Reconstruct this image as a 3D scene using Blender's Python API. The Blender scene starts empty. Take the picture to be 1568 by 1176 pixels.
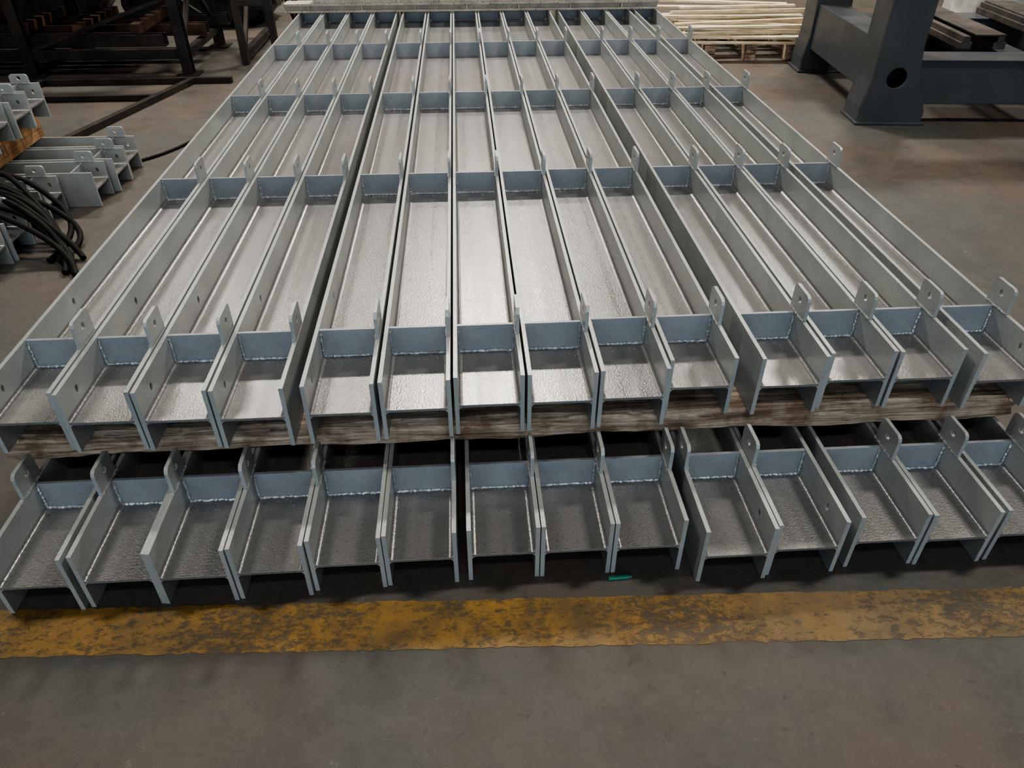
import bpy, bmesh, math, random
from mathutils import Vector, Matrix
from mathutils.geometry import tessellate_polygon
random.seed(7)
scene = bpy.context.scene
COL = scene.collection
try:
    scene.view_settings.look = 'AgX - Medium High Contrast'
except Exception: pass

# ------------------------------------------------------------------ materials
def new_mat(name):
    m = bpy.data.materials.new(name); m.use_nodes = True
    nt = m.node_tree
    return m, nt, nt.nodes, nt.links, nt.nodes['Principled BSDF']

def painted(name, c1, c2, rough=0.4, metal=0.3, nscale=6, bump=0.03, speck=0.0, rvar=0.12, dark=(0.03,0.03,0.03), stretch=(1,1,1), lightspeck=0.0, streak=0.0, sscale=90, grime=0.0, spec=.5):
    m, nt, N, L, b = new_mat(name)
    b.inputs['Specular IOR Level'].default_value = spec
    tc = N.new('ShaderNodeTexCoord'); mp = N.new('ShaderNodeMapping')
    mp.inputs['Scale'].default_value = stretch
    L.new(tc.outputs['Object'], mp.inputs['Vector'])
    oi = N.new('ShaderNodeObjectInfo')
    add = N.new('ShaderNodeVectorMath'); add.operation = 'ADD'
    sc = N.new('ShaderNodeMath'); sc.operation = 'MULTIPLY'; sc.inputs[1].default_value = 37
    L.new(oi.outputs['Random'], sc.inputs[0]); L.new(mp.outputs[0], add.inputs[0]); L.new(sc.outputs[0], add.inputs[1])
    def noise(s, d, vec):
        n = N.new('ShaderNodeTexNoise'); n.inputs['Scale'].default_value = s; n.inputs['Detail'].default_value = d
        L.new(vec, n.inputs['Vector']); return n.outputs['Fac']
    def ramp(f, a, ca, z, cz):
        r = N.new('ShaderNodeValToRGB'); r.color_ramp.elements[0].position = a; r.color_ramp.elements[1].position = z
        r.color_ramp.elements[0].color = (*ca, 1); r.color_ramp.elements[1].color = (*cz, 1); L.new(f, r.inputs[0]); return r.outputs[0]
    def mix(f, a, c):
        x = N.new('ShaderNodeMixRGB'); L.new(f, x.inputs[0]); L.new(a, x.inputs[1]); x.inputs[2].default_value = (*c, 1); return x.outputs[0]
    col = ramp(noise(nscale, 6, add.outputs[0]), .35, c1, .65, c2)
    if speck > 0:
        col = mix(ramp(noise(sscale, 4, tc.outputs['Object']), .58, (0,0,0), .68, (speck,)*3), col, dark)
    if lightspeck > 0:
        col = mix(ramp(noise(sscale*1.7, 3, tc.outputs['Object']), .60, (0,0,0), .70, (lightspeck,)*3), col, tuple(min(1, q*1.7) for q in c2))
    s2 = None
    if streak > 0 or grime > 0:
        m2 = N.new('ShaderNodeMapping'); m2.inputs['Scale'].default_value = (26, .25, 1)
        L.new(tc.outputs['Object'], m2.inputs['Vector'])
        a2 = N.new('ShaderNodeVectorMath'); a2.operation = 'ADD'; L.new(m2.outputs[0], a2.inputs[0]); L.new(sc.outputs[0], a2.inputs[1])
        s2 = noise(1, 1, a2.outputs[0])
    if grime > 0:
        col = mix(ramp(s2, .45, (0,0,0), .7, (grime,)*3), col, tuple(q*.55 for q in c1))
    L.new(col, b.inputs['Base Color'])
    mr = N.new('ShaderNodeMapRange'); mr.inputs['To Min'].default_value = rough - rvar; mr.inputs['To Max'].default_value = rough + rvar
    L.new(noise(nscale*2.3, 5, add.outputs[0]), mr.inputs['Value'])
    ro = mr.outputs[0]
    if streak > 0:
        q = N.new('ShaderNodeMapRange'); q.inputs['From Min'].default_value = .35; q.inputs['From Max'].default_value = .65
        q.inputs['To Min'].default_value = -streak; q.inputs['To Max'].default_value = streak
        L.new(s2, q.inputs['Value'])
        s = N.new('ShaderNodeMath'); s.operation = 'ADD'; L.new(ro, s.inputs[0]); L.new(q.outputs[0], s.inputs[1]); ro = s.outputs[0]
    L.new(ro, b.inputs['Roughness'])
    b.inputs['Metallic'].default_value = metal
    if bump:
        bp = N.new('ShaderNodeBump'); bp.inputs['Strength'].default_value = bump * 4; bp.inputs['Distance'].default_value = .003
        L.new(noise(180, 3, tc.outputs['Object']), bp.inputs['Height']); L.new(bp.outputs[0], b.inputs['Normal'])
    return m

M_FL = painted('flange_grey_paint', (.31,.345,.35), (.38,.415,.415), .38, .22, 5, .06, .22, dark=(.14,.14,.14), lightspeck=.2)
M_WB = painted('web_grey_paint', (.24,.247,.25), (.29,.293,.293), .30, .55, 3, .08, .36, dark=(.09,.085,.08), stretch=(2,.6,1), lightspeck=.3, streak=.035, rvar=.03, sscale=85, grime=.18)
M_ST = painted('stiffener_cool_light_tint', (.25,.285,.315), (.305,.34,.37), .40, .2, 8, .05, .2, dark=(.09,.10,.11), lightspeck=.2)  # bluer base colour stands in for cool daylight falling on these plates
M_WD = painted('weld_bead', (.34,.38,.41), (.46,.50,.53), .38, .35, 60, .0)
M_DK = painted('dark_slate_enamel', (.042,.053,.062), (.054,.065,.075), .42, .0, 4, .02)
M_RK = painted('rack_black_steel', (.016,.015,.015), (.045,.037,.031), .5, .3, 5, .02)
M_RS = painted('rusty_steel', (.045,.024,.016), (.11,.06,.04), .7, .1, 7, .05)
M_RAIL = painted('rail_dull_steel', (.05,.05,.05), (.11,.098,.088), .5, .3, 7, .03)
M_CR = painted('weathered_white_paint', (.34,.33,.29), (.5,.48,.42), .6, .0, 12, .03, .9)
M_RUB = painted('black_rubber', (.006,.006,.006), (.012,.012,.012), .65, 0, 10, 0, spec=.15)
M_PLB = painted('black_plastic_wrap', (.01,.011,.013), (.03,.032,.036), .22, 0, 9, .0)
M_PLW = painted('clear_plastic_wrap', (.4,.42,.43), (.62,.64,.64), .25, 0, 9, .0)
M_LAMPH = painted('lamp_housing', (.3,.3,.3), (.4,.4,.4), .5, .5, 9, .0)
M_GRN = painted('green_plastic', (.02,.2,.14), (.03,.26,.18), .4, 0, 9, .0)

def wood(name, c1, c2, c3, axis='X', rough=.75, along=2.0, across=45, dk=.9):
    m, nt, N, L, b = new_mat(name)
    tc = N.new('ShaderNodeTexCoord'); mp = N.new('ShaderNodeMapping')
    mp.inputs['Scale'].default_value = {'X': (along, across, across), 'Y': (across, along, across)}[axis]
    L.new(tc.outputs['Object'], mp.inputs['Vector'])
    n = N.new('ShaderNodeTexNoise'); n.inputs['Scale'].default_value = 1.6; n.inputs['Detail'].default_value = 8; n.inputs['Roughness'].default_value = .7
    n.inputs['Distortion'].default_value = .9
    L.new(mp.outputs[0], n.inputs['Vector'])
    r = N.new('ShaderNodeValToRGB'); cr = r.color_ramp
    cr.elements[0].position = .34; cr.elements[0].color = (*c1, 1); cr.elements[1].position = .64; cr.elements[1].color = (*c3, 1)
    e = cr.elements.new(.47); e.color = (*c2, 1)
    L.new(n.outputs['Fac'], r.inputs[0])
    n2 = N.new('ShaderNodeTexNoise'); n2.inputs['Scale'].default_value = 6; n2.inputs['Detail'].default_value = 7; n2.inputs['Roughness'].default_value = .65
    L.new(tc.outputs['Object'], n2.inputs['Vector'])
    mx = N.new('ShaderNodeMixRGB'); mx.blend_type = 'MULTIPLY'; mx.inputs[0].default_value = dk
    r2 = N.new('ShaderNodeValToRGB'); r2.color_ramp.elements[0].position = .40; r2.color_ramp.elements[1].position = .54
    r2.color_ramp.elements[0].color = (.45,.38,.32,1); r2.color_ramp.elements[1].color = (1,1,1,1)
    L.new(n2.outputs['Fac'], r2.inputs[0]); L.new(r.outputs[0], mx.inputs[1]); L.new(r2.outputs[0], mx.inputs[2])
    L.new(mx.outputs[0], b.inputs['Base Color']); b.inputs['Roughness'].default_value = rough
    bp = N.new('ShaderNodeBump'); bp.inputs['Strength'].default_value = .9; bp.inputs['Distance'].default_value = .010
    ad = N.new('ShaderNodeMath'); ad.operation = 'ADD'; L.new(n.outputs['Fac'], ad.inputs[0]); L.new(n2.outputs['Fac'], ad.inputs[1])
    L.new(ad.outputs[0], bp.inputs['Height']); L.new(bp.outputs[0], b.inputs['Normal'])
    return m
M_TIM = wood('old_timber', (.12,.085,.058), (.41,.325,.245), (.72,.61,.49), 'X')
M_TIMO = wood('orange_timber', (.2,.10,.045), (.42,.24,.12), (.58,.38,.2), 'Y')
M_SLAT = wood('pale_slat_wood', (.5,.42,.28), (.72,.64,.47), (.82,.76,.6), 'X', .7, 1.2, 25, .4)

def floor_mat():
    m, nt, N, L, b = new_mat('worn_painted_concrete')
    tc = N.new('ShaderNodeTexCoord')
    def noise(s, d=6, ro=.55, dist=0):
        n = N.new('ShaderNodeTexNoise'); n.inputs['Scale'].default_value = s; n.inputs['Detail'].default_value = d
        n.inputs['Roughness'].default_value = ro; n.inputs['Distortion'].default_value = dist
        L.new(tc.outputs['Object'], n.inputs['Vector']); return n.outputs['Fac']
    def ramp(f, a, ca, z, cz):
        r = N.new('ShaderNodeValToRGB'); r.color_ramp.elements[0].position = a; r.color_ramp.elements[1].position = z
        r.color_ramp.elements[0].color = (*ca, 1); r.color_ramp.elements[1].color = (*cz, 1); L.new(f, r.inputs[0]); return r.outputs[0]
    def mix(f, a, c, mode='MIX'):
        x = N.new('ShaderNodeMixRGB'); x.blend_type = mode
        if isinstance(f, float): x.inputs[0].default_value = f
        else: L.new(f, x.inputs[0])
        L.new(a, x.inputs[1])
        if isinstance(c, tuple): x.inputs[2].default_value = (*c, 1)
        else: L.new(c, x.inputs[2])
        return x.outputs[0]
    base = ramp(noise(1.0, 7, .6), .42, (.060,.067,.063), .62, (.088,.068,.055))
    base = mix(ramp(noise(9, 8, .75), .35, (0,0,0), .75, (.5,.5,.5)), base, (.112,.104,.094))
    base = mix(ramp(noise(3.6, 9, .78, .5), .50, (0,0,0), .60, (.45,.45,.45)), base, (.048,.046,.042))
    base = mix(ramp(noise(38, 8, .85), .58, (0,0,0), .68, (.7,.7,.7)), base, (.18,.165,.15))
    base = mix(ramp(noise(27, 8, .85, 1), .56, (0,0,0), .66, (.7,.7,.7)), base, (.030,.028,.025))
    base = mix(ramp(noise(2.3, 9, .85, 1.5), .62, (0,0,0), .67, (.5,.5,.5)), base, (.24,.22,.20))
    v = N.new('ShaderNodeTexVoronoi'); v.inputs['Scale'].default_value = 5; v.inputs['Randomness'].default_value = 1
    L.new(tc.outputs['Object'], v.inputs['Vector'])
    base = mix(ramp(v.outputs['Distance'], .03, (.5,.5,.5), .055, (0,0,0)), base, (.28,.27,.25))
    L.new(base, b.inputs['Base Color'])
    mr = N.new('ShaderNodeMapRange'); mr.inputs['To Min'].default_value = .28; mr.inputs['To Max'].default_value = .75
    L.new(noise(2.4, 9, .75), mr.inputs['Value']); L.new(mr.outputs[0], b.inputs['Roughness'])
    bp = N.new('ShaderNodeBump'); bp.inputs['Strength'].default_value = .6; bp.inputs['Distance'].default_value = .005
    L.new(noise(35, 9, .75), bp.inputs['Height']); L.new(bp.outputs[0], b.inputs['Normal'])
    return m
M_FLOOR = floor_mat()

def stripe_mat():
    m, nt, N, L, b = new_mat('worn_yellow_paint')
    tc = N.new('ShaderNodeTexCoord')
    def noise(s, d, ro, dist=0, sc=(1,1,1)):
        mp = N.new('ShaderNodeMapping'); mp.inputs['Scale'].default_value = sc; L.new(tc.outputs['Object'], mp.inputs['Vector'])
        n = N.new('ShaderNodeTexNoise'); n.inputs['Scale'].default_value = s; n.inputs['Detail'].default_value = d; n.inputs['Roughness'].default_value = ro; n.inputs['Distortion'].default_value = dist
        L.new(mp.outputs[0], n.inputs['Vector']); return n.outputs['Fac']
    nn = noise(34, 9, .8, .2, (.8,1.3,1)); nb = noise(2.6, 5, .6)
    ad = N.new('ShaderNodeMath'); ad.operation = 'MULTIPLY_ADD'; ad.inputs[1].default_value = .5; L.new(nb, ad.inputs[0]); L.new(nn, ad.inputs[2])
    r = N.new('ShaderNodeValToRGB'); r.color_ramp.elements[0].position = .74; r.color_ramp.elements[1].position = .85
    r.color_ramp.elements[0].color = (.9,.9,.9,1); r.color_ramp.elements[1].color = (.13,.13,.13,1)
    L.new(ad.outputs[0], r.inputs[0])
    r2 = N.new('ShaderNodeValToRGB'); r2.color_ramp.elements[0].position = .37; r2.color_ramp.elements[1].position = .61
    r2.color_ramp.elements[0].color = (.13,.09,.035,1); r2.color_ramp.elements[1].color = (.33,.195,.045,1)
    L.new(noise(6, 9, .75), r2.inputs[0])
    sp = N.new('ShaderNodeSeparateXYZ'); L.new(tc.outputs['Object'], sp.inputs[0])
    mr = N.new('ShaderNodeMapRange'); mr.inputs['From Min'].default_value = .2; mr.inputs['From Max'].default_value = 1.1; mr.inputs['To Max'].default_value = .6
    L.new(sp.outputs['X'], mr.inputs['Value'])
    mx = N.new('ShaderNodeMixRGB'); L.new(mr.outputs[0], mx.inputs[0]); L.new(r2.outputs[0], mx.inputs[1]); mx.inputs[2].default_value = (.12,.09,.05,1)
    L.new(mx.outputs[0], b.inputs['Base Color'])
    b.inputs['Roughness'].default_value = .5
    t = N.new('ShaderNodeBsdfTransparent'); ms = N.new('ShaderNodeMixShader')
    L.new(r.outputs[0], ms.inputs[0]); L.new(t.outputs[0], ms.inputs[1]); L.new(b.outputs[0], ms.inputs[2])
    L.new(ms.outputs[0], N['Material Output'].inputs['Surface'])
    return m
M_YEL = stripe_mat()
M_WALL = painted('hall_wall', (.25,.195,.165), (.31,.25,.21), .8, 0, 1, 0)
M_CEIL = painted('hall_ceiling', (.11,.107,.105), (.14,.137,.13), .8, 0, 1, 0)

# ------------------------------------------------------------------ mesh helpers
def finish(bm, name, mats, bevel=0, loc=(0,0,0), rotz=0, parent=None, smooth=False):
    bmesh.ops.recalc_face_normals(bm, faces=bm.faces)
    me = bpy.data.meshes.new(name); bm.to_mesh(me); bm.free()
    for m in mats: me.materials.append(m)
    ob = bpy.data.objects.new(name, me); COL.objects.link(ob)
    ob.location = loc; ob.rotation_euler = (0, 0, rotz)
    if smooth:
        for p in me.polygons: p.use_smooth = True
    if bevel:
        md = ob.modifiers.new('bevel', 'BEVEL'); md.width = bevel; md.segments = 2; md.limit_method = 'ANGLE'; md.angle_limit = math.radians(50)
    if parent: ob.parent = parent
    return ob

def box(bm, x0, x1, y0, y1, z0, z1, mi=0):
    vs = [bm.verts.new((x, y, z)) for x in (x0, x1) for y in (y0, y1) for z in (z0, z1)]
    for idx in ((0,1,3,2),(4,6,7,5),(0,4,5,1),(2,3,7,6),(0,2,6,4),(1,5,7,3)):
        f = bm.faces.new([vs[i] for i in idx]); f.material_index = mi
    return vs

def plate(bm, outline, holes, a0, a1, axis='X', mi=0):
    loops = [[Vector((p[0], p[1], 0)) for p in outline]]
    for (cx, cy, rx, ry) in holes:
        loops.append([Vector((cx + rx*math.cos(t), cy + ry*math.sin(t), 0)) for t in [2*math.pi*i/18 for i in range(18)]])
    tris = tessellate_polygon(loops)
    flat = [p for l in loops for p in l]
    def P(p, a):
        return {'X': (a, p.x, p.y), 'Y': (p.x, a, p.y), 'Z': (p.x, p.y, a)}[axis]
    A = [bm.verts.new(P(p, a0)) for p in flat]; B = [bm.verts.new(P(p, a1)) for p in flat]
    for t in tris:
        for S in (A, B):
            try: bm.faces.new([S[i] for i in t]).material_index = mi
            except ValueError: pass
    o = 0
    for l in loops:
        n = len(l)
        for i in range(n):
            j = (i + 1) % n
            bm.faces.new([A[o+i], A[o+j], B[o+j], B[o+i]]).material_index = mi
        o += n

def bead(bm, p0, p1, r, rng, mi=3, step=.006):
    p0 = Vector(p0); p1 = Vector(p1); d = p1 - p0; n = max(2, int(d.length/step)); d.normalize()
    a = Vector((0,0,1)) if abs(d.z) < .8 else Vector((1,0,0))
    u = d.cross(a).normalized(); v = d.cross(u)
    prev = None
    for i in range(n+1):
        c = p0.lerp(p1, i/n) + u*rng.uniform(-.0012,.0012) + v*rng.uniform(-.0012,.0012); rr = r*(.6 + .8*rng.random())
        ring = [bm.verts.new(c + u*rr*math.cos(t) + v*rr*math.sin(t)) for t in [2*math.pi*k/6 for k in range(6)]]
        if prev:
            for k in range(6):
                bm.faces.new([prev[k], prev[(k+1)%6], ring[(k+1)%6], ring[k]]).material_index = mi
        else: bm.faces.new(ring).material_index = mi
        prev = ring
    bm.faces.new(prev).material_index = mi

def make_beam(name, loc, L, w, h, lug, stiffs, hl=(), hr=(), rotz=0, seed=0, detail=2, lugh=.086):
    rng = random.Random(seed)
    bm = bmesh.new(); tf = .0125; tw = .009; hw = w/2; zc = h*.5
    rect = [(0,0),(L,0),(L,h),(0,h)]
    plate(bm, rect, [(y, z, .009, .014) for y, z in hl], -hw, -hw+tf, 'X', 0)
    plate(bm, rect, [(y, z, .009, .014) for y, z in hr], hw-tf, hw, 'X', 0)
    xi = hw - tf
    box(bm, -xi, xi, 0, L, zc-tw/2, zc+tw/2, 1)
    R = .012
    for sx in (-1, 1):
        for sz in (-1, 1):
            cx = sx*(xi - R); cz = zc + sz*(tw/2 + R)
            prof = [(sx*(xi+.0005), zc+sz*(tw/2-.0005))]
            for k in range(6):
                t = (math.pi/2)*k/5
                prof.append((cx + sx*R*math.sin(t), cz - sz*R*math.cos(t)))
            A = [bm.verts.new((p[0], .0005, p[1])) for p in prof]; B = [bm.verts.new((p[0], L-.0005, p[1])) for p in prof]
            n = len(prof)
            for i in range(n):
                j = (i+1) % n
                f = bm.faces.new([A[i], A[j], B[j], B[i]]); f.material_index = 1
                if 0 < i < n-1: f.smooth = True
            bm.faces.new(A); bm.faces.new(B)
    zt = zc + tw/2
    for k, y in enumerate(stiffs):
        c = .012
        out = [(-xi, h-.003), (xi, h-.003), (xi, zt+c), (xi-c, zt), (-xi+c, zt), (-xi, zt+c)]
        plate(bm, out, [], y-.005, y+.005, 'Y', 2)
        if k < detail:
            bead(bm, (-xi+.004, y-.007, zt+.0025), (xi-.004, y-.007, zt+.0025), .0052, rng)
            for s in (-1, 1):
                bead(bm, (s*(xi-.003), y-.007, zt+.005), (s*(xi-.003), y-.007, h-.012), .0042, rng)
            for q in range(8):
                px = rng.uniform(-xi+.01, xi-.01); py = y - rng.uniform(.012,.05); s = rng.uniform(.0008,.0016)
                box(bm, px-s, px+s, py-s, py+s, zt-.0005, zt+s, 3)
        for side in lug:
            s = -1 if side == 'L' else 1
            y0 = y - .068; y1 = y + .040; Hh = lugh
            out = [(y0, h-.0005), (y1, h-.0005), (y1, h+Hh-.016), (y1-.004, h+Hh-.006), (y1-.014, h+Hh), (y0+.014, h+Hh), (y0+.004, h+Hh-.006), (y0, h+Hh-.016)]
            a, b_ = (s*(hw-.0005), s*(hw-.0115))
            plate(bm, out, [(y-.014, h+Hh*.57, .0115, .0115)], min(a,b_), max(a,b_), 'X', 0)
            if k < detail:
                bead(bm, (s*(hw-.013), y0, h+.001), (s*(hw-.013), y1, h+.001), .003, rng, 0)
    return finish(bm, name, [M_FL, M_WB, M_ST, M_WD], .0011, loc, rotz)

# ------------------------------------------------------------------ main stack
H = .21; W = .205; GAP = .090; ZU = H + GAP
rng = random.Random(3)
ups = [(-1.373,1.70),(-1.161,1.69),(-.949,1.685),(-.737,1.68),(-.487,1.685),(-.271,1.69),(-.058,1.70),(.155,1.70),(.367,1.705),(.579,1.745),(.852,1.735),(1.066,1.75),(1.277,1.745),(1.518,1.72)]
for i, (x, y) in enumerate(ups):
    y0 = y; hl = [(.10, H-.052), (.60, H-.052)] if i < 5 else []
    hr = [(.10, H-.05)] if i == 13 else []
    st = [1.985 + (0.0 if i < 8 else .012) + 1.31*k - y0 for k in range(5)]
    make_beam('steel_h_beam', (x + W/2, y0, ZU), 5.80, W, H, 'R', st, hl, hr, seed=i, detail=3)
lows = [(-1.315,1.36,'L'),(-1.096,1.367,'L'),(-.892,1.365,'L'),(-.684,1.369,'L'),(-.476,1.383,'L'),(-.269,1.388,'R'),(-.036,1.393,'R'),(.172,1.393,'R'),(.380,1.392,'R'),(.622,1.345,'L'),(.830,1.356,'L'),(1.072,1.37,'R'),(1.280,1.365,'R'),(1.500,1.37,'R')]
for i, (x, y, s) in enumerate(lows):
    hr = [(.11, H-.05)] if i in (9, 10) else []
    hl = [(.12, H-.05)] if i in (5,) else []
    st = [1.665 + 1.31*k - y for k in range(5)]
    make_beam('steel_h_beam', (x + W/2, y, 0.002), 5.80, W, H, s, st, hl, hr, seed=50+i, detail=1)

def timber(name, x0, x1, y0, y1, z0, z1, mat, axis='X', seed=0, rough=.004):
    r = random.Random(seed); bm = bmesh.new(); n = 90; prev = None
    ph = [r.uniform(0,6) for _ in range(8)]
    for i in range(n+1):
        t = i/n; T = t*9
        if axis == 'X':
            a0, a1, X = y0, y1, x0+(x1-x0)*t
        else:
            a0, a1, X = x0, x1, y0+(y1-y0)*t
        w = lambda k, f: math.sin(T*f+ph[k])*.5+.5*math.sin(T*f*2.7+ph[(k+3)%8])
        c1 = .012 + .009*w(0,2.1) + r.uniform(0,.004); c2 = .010 + .008*w(1,1.7) + r.uniform(0,.004)
        prof = [(a0+c2, z0), (a1, z0), (a1, z1), (a0+c1+.004, z1), (a0, z1-c1), (a0-.003*w(2,3), (z0+z1)/2), (a0, z0+c2)]
        ring = []
        for (a, z) in prof:
            aa = a + r.uniform(-rough, rough)*.5; XX = X + (r.uniform(-.015,.015) if i in (0,n) else 0)
            ring.append(bm.verts.new((XX, aa, z) if axis == 'X' else (aa, XX, z)))
        if prev:
            for k in range(7): bm.faces.new([prev[k], prev[(k+1)%7], ring[(k+1)%7], ring[k]])
        else: bm.faces.new(ring)
        prev = ring
    bm.faces.new(prev)
    return finish(bm, name, [mat], 0)
for k, yy in enumerate((1.765, 3.45, 5.05, 6.75)):
    timber('timber_dunnage', -1.43, 1.74, yy, yy+.125, H+.003, ZU-.001, M_TIM, 'X', k)

# cross beam lying on the far end
bm = bmesh.new(); z0 = ZU + H + .001
x0, x1, y0, y1 = -1.49, 1.74, 7.07, 7.23
box(bm, x0, x1, y0, y1, z0, z0+.016); box(bm, x0, x1, y0+.03, y1-.03, z0+.0155, z0+.052); box(bm, x0, x1, y0, y1, z0+.0515, z0+.072)
box(bm, x0+.25, x1, y0+.01, y1-.01, z0+.0718, z0+.2)
for k in range(7):
    xx = x0 + .2 + k*.45; box(bm, xx, xx+.012, y0+.004, y0+.032, z0+.0155, z0+.052)
finish(bm, 'painted_cross_beam', [M_CR], .003)

# ------------------------------------------------------------------ left stack
for i in range(8):
    y = 3.20 + i*.225
    make_beam('steel_h_beam', (-2.27 - rng.uniform(0,.05) + (.03*i if i>4 else 0), y, .002), 1.9, .2, .2, 'R', [.12, 1.2], [], [(.05,.15)], rotz=math.pi/2, seed=200+i, detail=1, lugh=.06)
timber('timber_block', -2.82, -2.67, 3.0, 4.9, .203, .338, M_TIMO, 'Y', 9)
for i in range(5):
    y = 3.85 + i*.225
    make_beam('steel_h_beam', (-2.52 - rng.uniform(0,.04), y, .340), 1.6, .2, .2, 'R', [.12, 1.2], [], [(.05,.15)], rotz=math.pi/2, seed=300+i, detail=1, lugh=.05)

def cable(name, pts, r, mat, parent=None):
    cu = bpy.data.curves.new(name, 'CURVE'); cu.dimensions = '3D'; cu.bevel_depth = r; cu.bevel_resolution = 3
    sp = cu.splines.new('NURBS'); sp.points.add(len(pts)-1); sp.use_endpoint_u = True; sp.order_u = 4
    for p, q in zip(sp.points, pts): p.co = (*q, 1)
    cu.materials.append(mat)
    ob = bpy.data.objects.new(name, cu); COL.objects.link(ob)
    if parent: ob.parent = parent
    return ob
cb = bpy.data.objects.new('rubber_hose_bundle', None); COL.objects.link(cb)
hr_ = random.Random(4)
for k in range(10):
    o = .035*k; j = lambda s=.05: hr_.uniform(-s, s)
    cable('hose_%d' % (k+1), [(-3.3, 3.78+o, .24+.01*k), (-2.95, 3.80+o+j(), .25+.012*k), (-2.75, 3.78+o*.8+j(), .235+.008*k), (-2.5+j(), 3.72+o+j(.08), .24+.006*k), (-2.22+j(.08), 3.62+o*.8+j(.08), .235), (-2.05+j(.06), 3.48+o+j(.1), .04), (-1.95-o*.5+j(.06), 3.40+o*.6+j(.1), .016)], .015, M_RUB, cb)
cable('power_cable', [(-2.15,4.95,.012),(-2.0,5.1,.01),(-1.9,5.4,.01),(-1.75,5.7,.01),(-1.6,6.1,.01),(-1.62,6.8,.01),(-1.9,7.3,.01)], .009, M_RUB)

# ------------------------------------------------------------------ storage rack, top left
rk = bpy.data.objects.new('storage_rack', None); COL.objects.link(rk)
bm = bmesh.new()
def post(x, y, zt=1.9):
    for a in ((x-.045, x+.045, y-.045, y-.035), (x-.045, x+.045, y+.035, y+.045), (x-.005, x+.005, y-.0355, y+.0355)):
        box(bm, *a, .012, zt)
    box(bm, x-.10, x+.10, y-.10, y+.10, 0.001, .0125)
xs = (-5.2, -3.8, -2.45); ys = (7.2, 8.3)
for x in xs:
    for y in ys: post(x, y)
    for z in (.14, .62, 1.2): box(bm, x-.03, x+.03, ys[0]+.045, ys[1]-.045, z, z+.06)
for y in ys:
    for z in (.14, .62, 1.2):
        for a, b_ in zip(xs, xs[1:]): box(bm, a+.045, b_-.045, y-.03, y+.03, z, z+.08)
def bar(p0, p1, r=.02):
    p0 = Vector(p0); p1 = Vector(p1); d = p1-p0; L_ = d.length
    q = d.to_track_quat('Z', 'Y').to_matrix().to_4x4(); M = Matrix.Translation(p0) @ q
    vs = box(bm, -r, r, -r, r, 0, L_)
    for v in vs: v.co = M @ v.co
bar((-2.45,7.2,.2),(-2.45,8.3,1.2)); bar((-2.45,8.3,.2),(-2.45,7.2,1.2))
bar((-3.8,7.2,.2),(-2.45,7.2,.64),.015); bar((-3.8,8.3,1.2),(-2.45,8.3,.2),.02)
finish(bm, 'rack_frame', [M_RK], .002, parent=rk)
bm = bmesh.new(); r = random.Random(5)
for lvl in (.221, .701):
    for k in range(7):
        y = 7.26 + k*.15; x0 = -5.3 + r.uniform(0,.5); x1 = -2.6 - r.uniform(0,.5) + (.35 if k % 3 == 0 else 0)
        hh = r.choice((.06,.08,.1)); mi = r.choice((0,1,1)); box(bm, x0, x1, y, y+.1, lvl, lvl+.012, mi); box(bm, x0, x1, y, y+.012, lvl+.0115, lvl+hh, mi); box(bm, x0, x1, y+.088, y+.1, lvl+.0115, lvl+hh, mi)
    for k in range(5):
        x = -4.9 + k*.5; box(bm, x, x+.08, 7.3, 8.2, lvl+.101, lvl+.18, r.choice((0,1,2)))
finish(bm, 'stored_channels', [M_RS, M_RK, M_TIMO], .002, parent=rk)

bm = bmesh.new()
for x in (-2.02, -1.72):
    box(bm, x-.03, x+.03, 7.5, 7.56, .001, 1.3); box(bm, x-.03, x+.03, 8.7, 8.76, .001, 1.3)
    box(bm, x-.03, x+.03, 7.5601, 8.6999, .05, .11); box(bm, x-.03, x+.03, 7.5601, 8.6999, 1.1, 1.16)
box(bm, -1.99, -1.75, 7.5, 7.56, .5, .55); box(bm, -1.99, -1.75, 8.7, 8.76, .5, .55)
bar((-2.02,7.56,.1),(-2.02,8.7,1.1),.018); bar((-1.72,7.56,1.1),(-1.72,8.7,.1),.018)
finish(bm, 'braced_steel_frame', [M_RK], .002)

bm = bmesh.new()
bar((-2.78,5.35,.026),(-2.33,6.9,.026),.024); bar((-3.85,6.9,.026),(-2.0,6.9,.026),.024); bar((-3.95,5.6,.026),(-3.6,6.88,.026),.022)
bar((-3.75,6.4,.026),(-2.5,6.4,.026),.02)
finish(bm, 'flat_steel_frame', [M_RK], .002)
bm = bmesh.new()
for k in range(3):
    x = -4.35 - k*.32
    box(bm, x-.11, x+.11, 5.2, 7.0, .60, .612); box(bm, x-.11, x-.098, 5.2, 7.0, .6115, .68); box(bm, x+.098, x+.11, 5.2, 7.0, .6115, .68)
finish(bm, 'rusty_steel_channels', [M_RS], .002)
bm = bmesh.new()
for y in (5.5, 6.6):
    box(bm, -5.3, -4.1, y-.04, y+.04, .52, .599)
    for x in (-5.2, -4.2):
        bar((x, y-.18, .002), (x, y, .53), .025); bar((x, y+.18, .002), (x, y, .53), .025)
    box(bm, -5.2, -4.2, y-.015, y+.015, .25, .29)
finish(bm, 'steel_trestle', [M_RK], .002)

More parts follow.
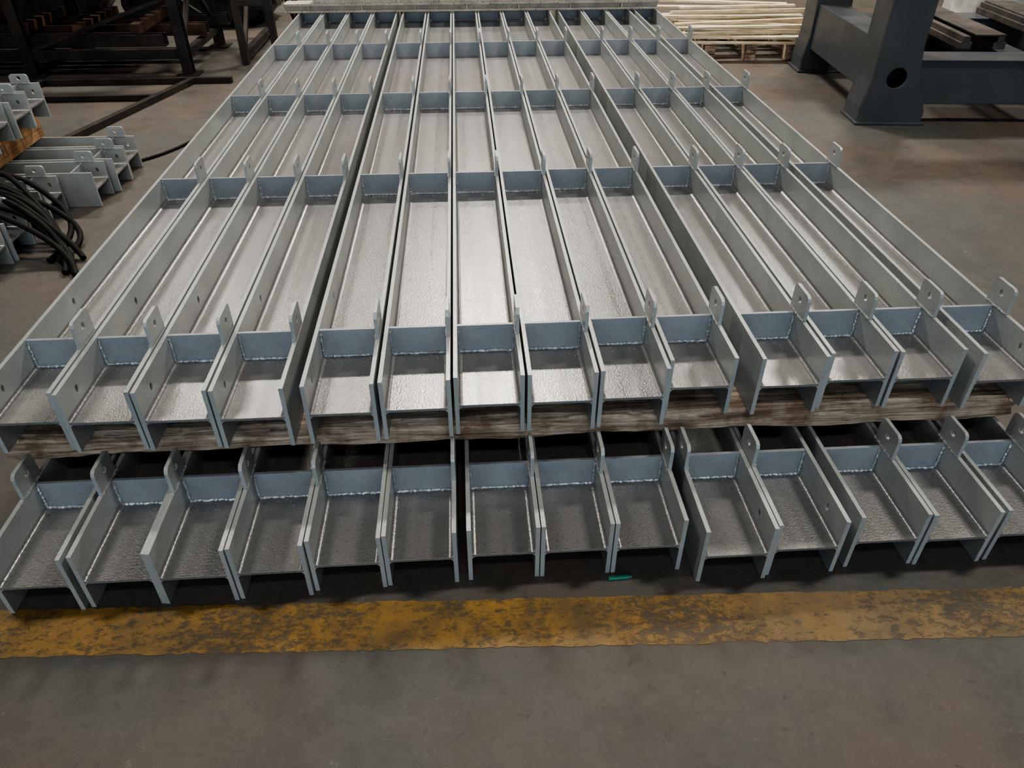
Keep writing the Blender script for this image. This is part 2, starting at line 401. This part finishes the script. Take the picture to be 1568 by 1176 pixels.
def wrapped(name, c, s, mat, seed):
    bm = bmesh.new(); r = random.Random(seed)
    bmesh.ops.create_cube(bm, size=1); bmesh.ops.subdivide_edges(bm, edges=bm.edges, cuts=15, use_grid_fill=True)
    ph = [r.uniform(0,6) for _ in range(6)]
    for v in bm.verts:
        p = v.co.copy(); q = p.copy()
        l = max(.5, (abs(p.x)**4+abs(p.y)**4+abs(p.z)**4)**.25)
        q = q*(.5/l)*1.05
        n = .02*math.sin(17*p.x+ph[0]+9*p.z)+.018*math.sin(23*p.z+ph[1]+7*p.x)+.015*math.sin(29*p.y+ph[2]+13*p.z)+r.uniform(-.012,.012)
        q *= (1+n)
        v.co = Vector((c[0]+q.x*s[0], c[1]+q.y*s[1], max(c[2]+.003, c[2]+(q.z+.5)*s[2])))
    return finish(bm, name, [mat], 0, smooth=True)
wrapped('plastic_wrapped_bundle', (-2.9,9.6,0), (1.6,.9,.9), M_PLB, 1)
wrapped('plastic_wrapped_bundle', (-.9,9.9,0), (1.5,.8,.6), M_PLB, 2)
wrapped('plastic_wrapped_bundle', (-4.9,9.8,0), (1.7,.9,1.0), M_PLB, 3)

# ------------------------------------------------------------------ slat bundle
sb = bpy.data.objects.new('wood_slat_bundle', None); COL.objects.link(sb)
bm = bmesh.new(); r = random.Random(11)
for lvl in range(4):
    for k in range(6):
        Ls = r.uniform(1.25,1.6); cx = 2.80 + r.uniform(-.14,.14); cy = 7.30 + k*.24 + r.uniform(-.04,.04) + lvl*.05; a = r.uniform(-.15,.15) - .07
        vs = box(bm, -Ls/2, Ls/2, -.03, .03, 0, .02)
        M = Matrix.Translation((cx, cy, .152 + lvl*.042 + r.uniform(0,.006))) @ Matrix.Rotation(a, 4, 'Z') @ Matrix.Rotation(r.uniform(-.015,.015), 4, 'Y') @ Matrix.Rotation(r.uniform(-.1,.1), 4, 'X')
        for v in vs: v.co = M @ v.co
finish(bm, 'slats', [M_SLAT], .002, parent=sb)
bm = bmesh.new()
for x in (2.35, 2.75, 3.15): box(bm, x-.05, x+.05, 7.35, 8.5, .07, .138)
for x in (2.35, 2.75, 3.15):
    for y in (7.4, 8.3): box(bm, x-.05, x+.05, y-.04, y+.07, .001, .0695)
finish(bm, 'bearers', [M_TIM], .002, parent=sb)

# ------------------------------------------------------------------ machine base frame
mf = bpy.data.objects.new('machine_base_frame', None); COL.objects.link(mf)
mf.location = (2.93, 5.42, 0); mf.rotation_euler = (0, 0, -.09)
bm = bmesh.new()
def leg(x, y, flip=False, d=.30, hole=True):
    s = -1 if flip else 1
    o = [(0,.02),(.47,.02),(.47,.10),(.36,.34),(.33,.55),(.33,1.45),(.03,1.45),(.03,.30),(0,.12)]
    o = [(x + s*a, z) for a, z in o]
    hx = x + s*.20
    hs = [(hx, .33, .07, .07)] if hole else []
    plate(bm, o, hs, y, y+.02, 'Y'); plate(bm, o, hs, y+d-.02, y+d, 'Y')
    n = len(o)
    for i in range(n):
        (ax, az), (bx, bz) = o[i], o[(i+1) % n]
        vs = [bm.verts.new((ax, y+.0195, az)), bm.verts.new((bx, y+.0195, bz)), bm.verts.new((bx, y+d-.0195, bz)), bm.verts.new((ax, y+d-.0195, az))]
        bm.faces.new(vs)
    box(bm, min(x, x+s*.47)-.02, max(x, x+s*.47)+.02, y-.02, y+d+.02, 0.001, .0205)
leg(0, 0); leg(0, 1.5); leg(2.6, 0, True); leg(2.6, 1.5, True)
for y in (.04, 1.54):
    box(bm, .30, 2.30, y, y+.22, .14, .44)
    box(bm, .30, 2.30, y-.02, y+.24, .4395, .452)
for x in (.05, 2.31):
    box(bm, x, x+.24, .2995, 1.5005, .20, .56)
box(bm, 1.1, 1.3, .2595, 1.5405, .22, .42)
box(bm, .33, 2.27, .08, .2, 1.15, 1.4)
finish(bm, 'welded_frame', [M_DK], .006, parent=mf)
bm = bmesh.new()
for x in (.75, 1.0, 1.55, 1.8):
    box(bm, x, x+.09, .35, 1.78, .453, .50); box(bm, x+.02, x+.07, .35, 1.78, .4995, .54)
box(bm, .86, 1.08, .36, 1.78, .5401, .552)
box(bm, 1.6, 1.84, .36, 1.78, .5401, .552)
finish(bm, 'guide_rails', [M_RAIL], .003, parent=mf)
wrapped('clear_plastic_bag', (5.3,7.9,0), (.7,.6,.95), M_PLW, 5)

bm = bmesh.new(); box(bm, -.03,.03,-.006,.006,0,.008); box(bm, .029,.04,-.004,.004,.001,.007)
finish(bm, 'green_marker', [M_GRN], .002, (.40,1.372,.001), .05)
# ------------------------------------------------------------------ stripe + room
bm = bmesh.new()
def ly(x, a, b_): return a + (b_-a)*(x+1.3)/2.8
pts_b = []; pts_t = []
n = 400
for i in range(n+1):
    x = -4 + 8.5*i/n
    pts_b.append(bm.verts.new((x, ly(x,1.222,1.106)+random.uniform(-.0035,.0035), .0012)))
    pts_t.append(bm.verts.new((x, ly(x,1.372,1.268)+random.uniform(-.0035,.0035), .0012)))
for i in range(n): bm.faces.new([pts_b[i], pts_b[i+1], pts_t[i+1], pts_t[i]])
finish(bm, 'floor_marking_stripe', [M_YEL])

def roombox(name, x0,x1,y0,y1,z0,z1,mat):
    bm = bmesh.new(); box(bm, x0,x1,y0,y1,z0,z1); return finish(bm, name, [mat])
X0, X1, Y0, Y1, HC = -11, 11, -8, 17, 8
roombox('floor', X0, X1, Y0, Y1, -.2, 0, M_FLOOR)
roombox('wall_back', X0, X1, Y1, Y1+.2, 0, HC, M_WALL)
roombox('wall_left', X0-.2, X0, Y0, Y1, 0, HC, M_WALL)
roombox('wall_right', X1, X1+.2, Y0, Y1, 0, HC, M_WALL)
bm = bmesh.new(); plate(bm, [(X0,0),(-4,0),(-4,5),(4,5),(4,0),(X1,0),(X1,HC),(X0,HC)], [], Y0-.2, Y0, 'Y'); finish(bm, 'wall_front', [M_WALL])
roombox('ceiling', X0, X1, Y0, Y1, HC, HC+.2, M_CEIL)

def lamp(x, y, sx, sy, e, col=(1,.90,.79), z=7.0):
    bm = bmesh.new(); box(bm, -sx/2-.05, sx/2+.05, -sy/2-.05, sy/2+.05, .03, .12)
    for a in (-1,1): box(bm, a*sx*.4-.01, a*sx*.4+.01, -.01, .01, .1195, HC - z - .02)
    h_ = finish(bm, 'high_bay_lamp', [M_LAMPH], .01, (x, y, z))
    ld = bpy.data.lights.new('lamp_light', 'AREA'); ld.shape = 'RECTANGLE'; ld.size = sx; ld.size_y = sy; ld.energy = e; ld.color = col
    lo = bpy.data.objects.new('light_panel', ld); COL.objects.link(lo); lo.parent = h_; lo.location = (0,0,0)
for (x, y, e) in ((.2, 9.9, 760), (-3.7, 9.9, 300), (5.3, 10.2, 360), (1.0, 14.2, 250), (-3.5, 3.0, 160), (4.2, 3.0, 290), (.2, -2.5, 110)):
    lamp(x, y, 1.5, .65, e)
ld = bpy.data.lights.new('door_fill_light', 'AREA'); ld.shape = 'RECTANGLE'; ld.size = 7.6; ld.size_y = 4.6; ld.energy = 370; ld.color = (.81,.91,1)  # fill in an unseen doorway, added for bluish light from behind the camera
lo = bpy.data.objects.new('door_fill_light', ld); COL.objects.link(lo); lo.location = (0, Y0-.1, 2.6); lo.rotation_euler = (math.radians(90), 0, 0)

w = bpy.data.worlds.new('World'); scene.world = w; w.use_nodes = True
w.node_tree.nodes['Background'].inputs[0].default_value = (.6,.75,1,1); w.node_tree.nodes['Background'].inputs[1].default_value = .6

# ------------------------------------------------------------------ camera
cd = bpy.data.cameras.new('camera'); cd.sensor_width = 36; cd.lens = 26.0
cam = bpy.data.objects.new('camera', cd); COL.objects.link(cam)
cam.location = (0, 0, 1.75); cam.rotation_euler = (math.radians(90-36.7), 0, math.radians(-3.69))
scene.camera = cam
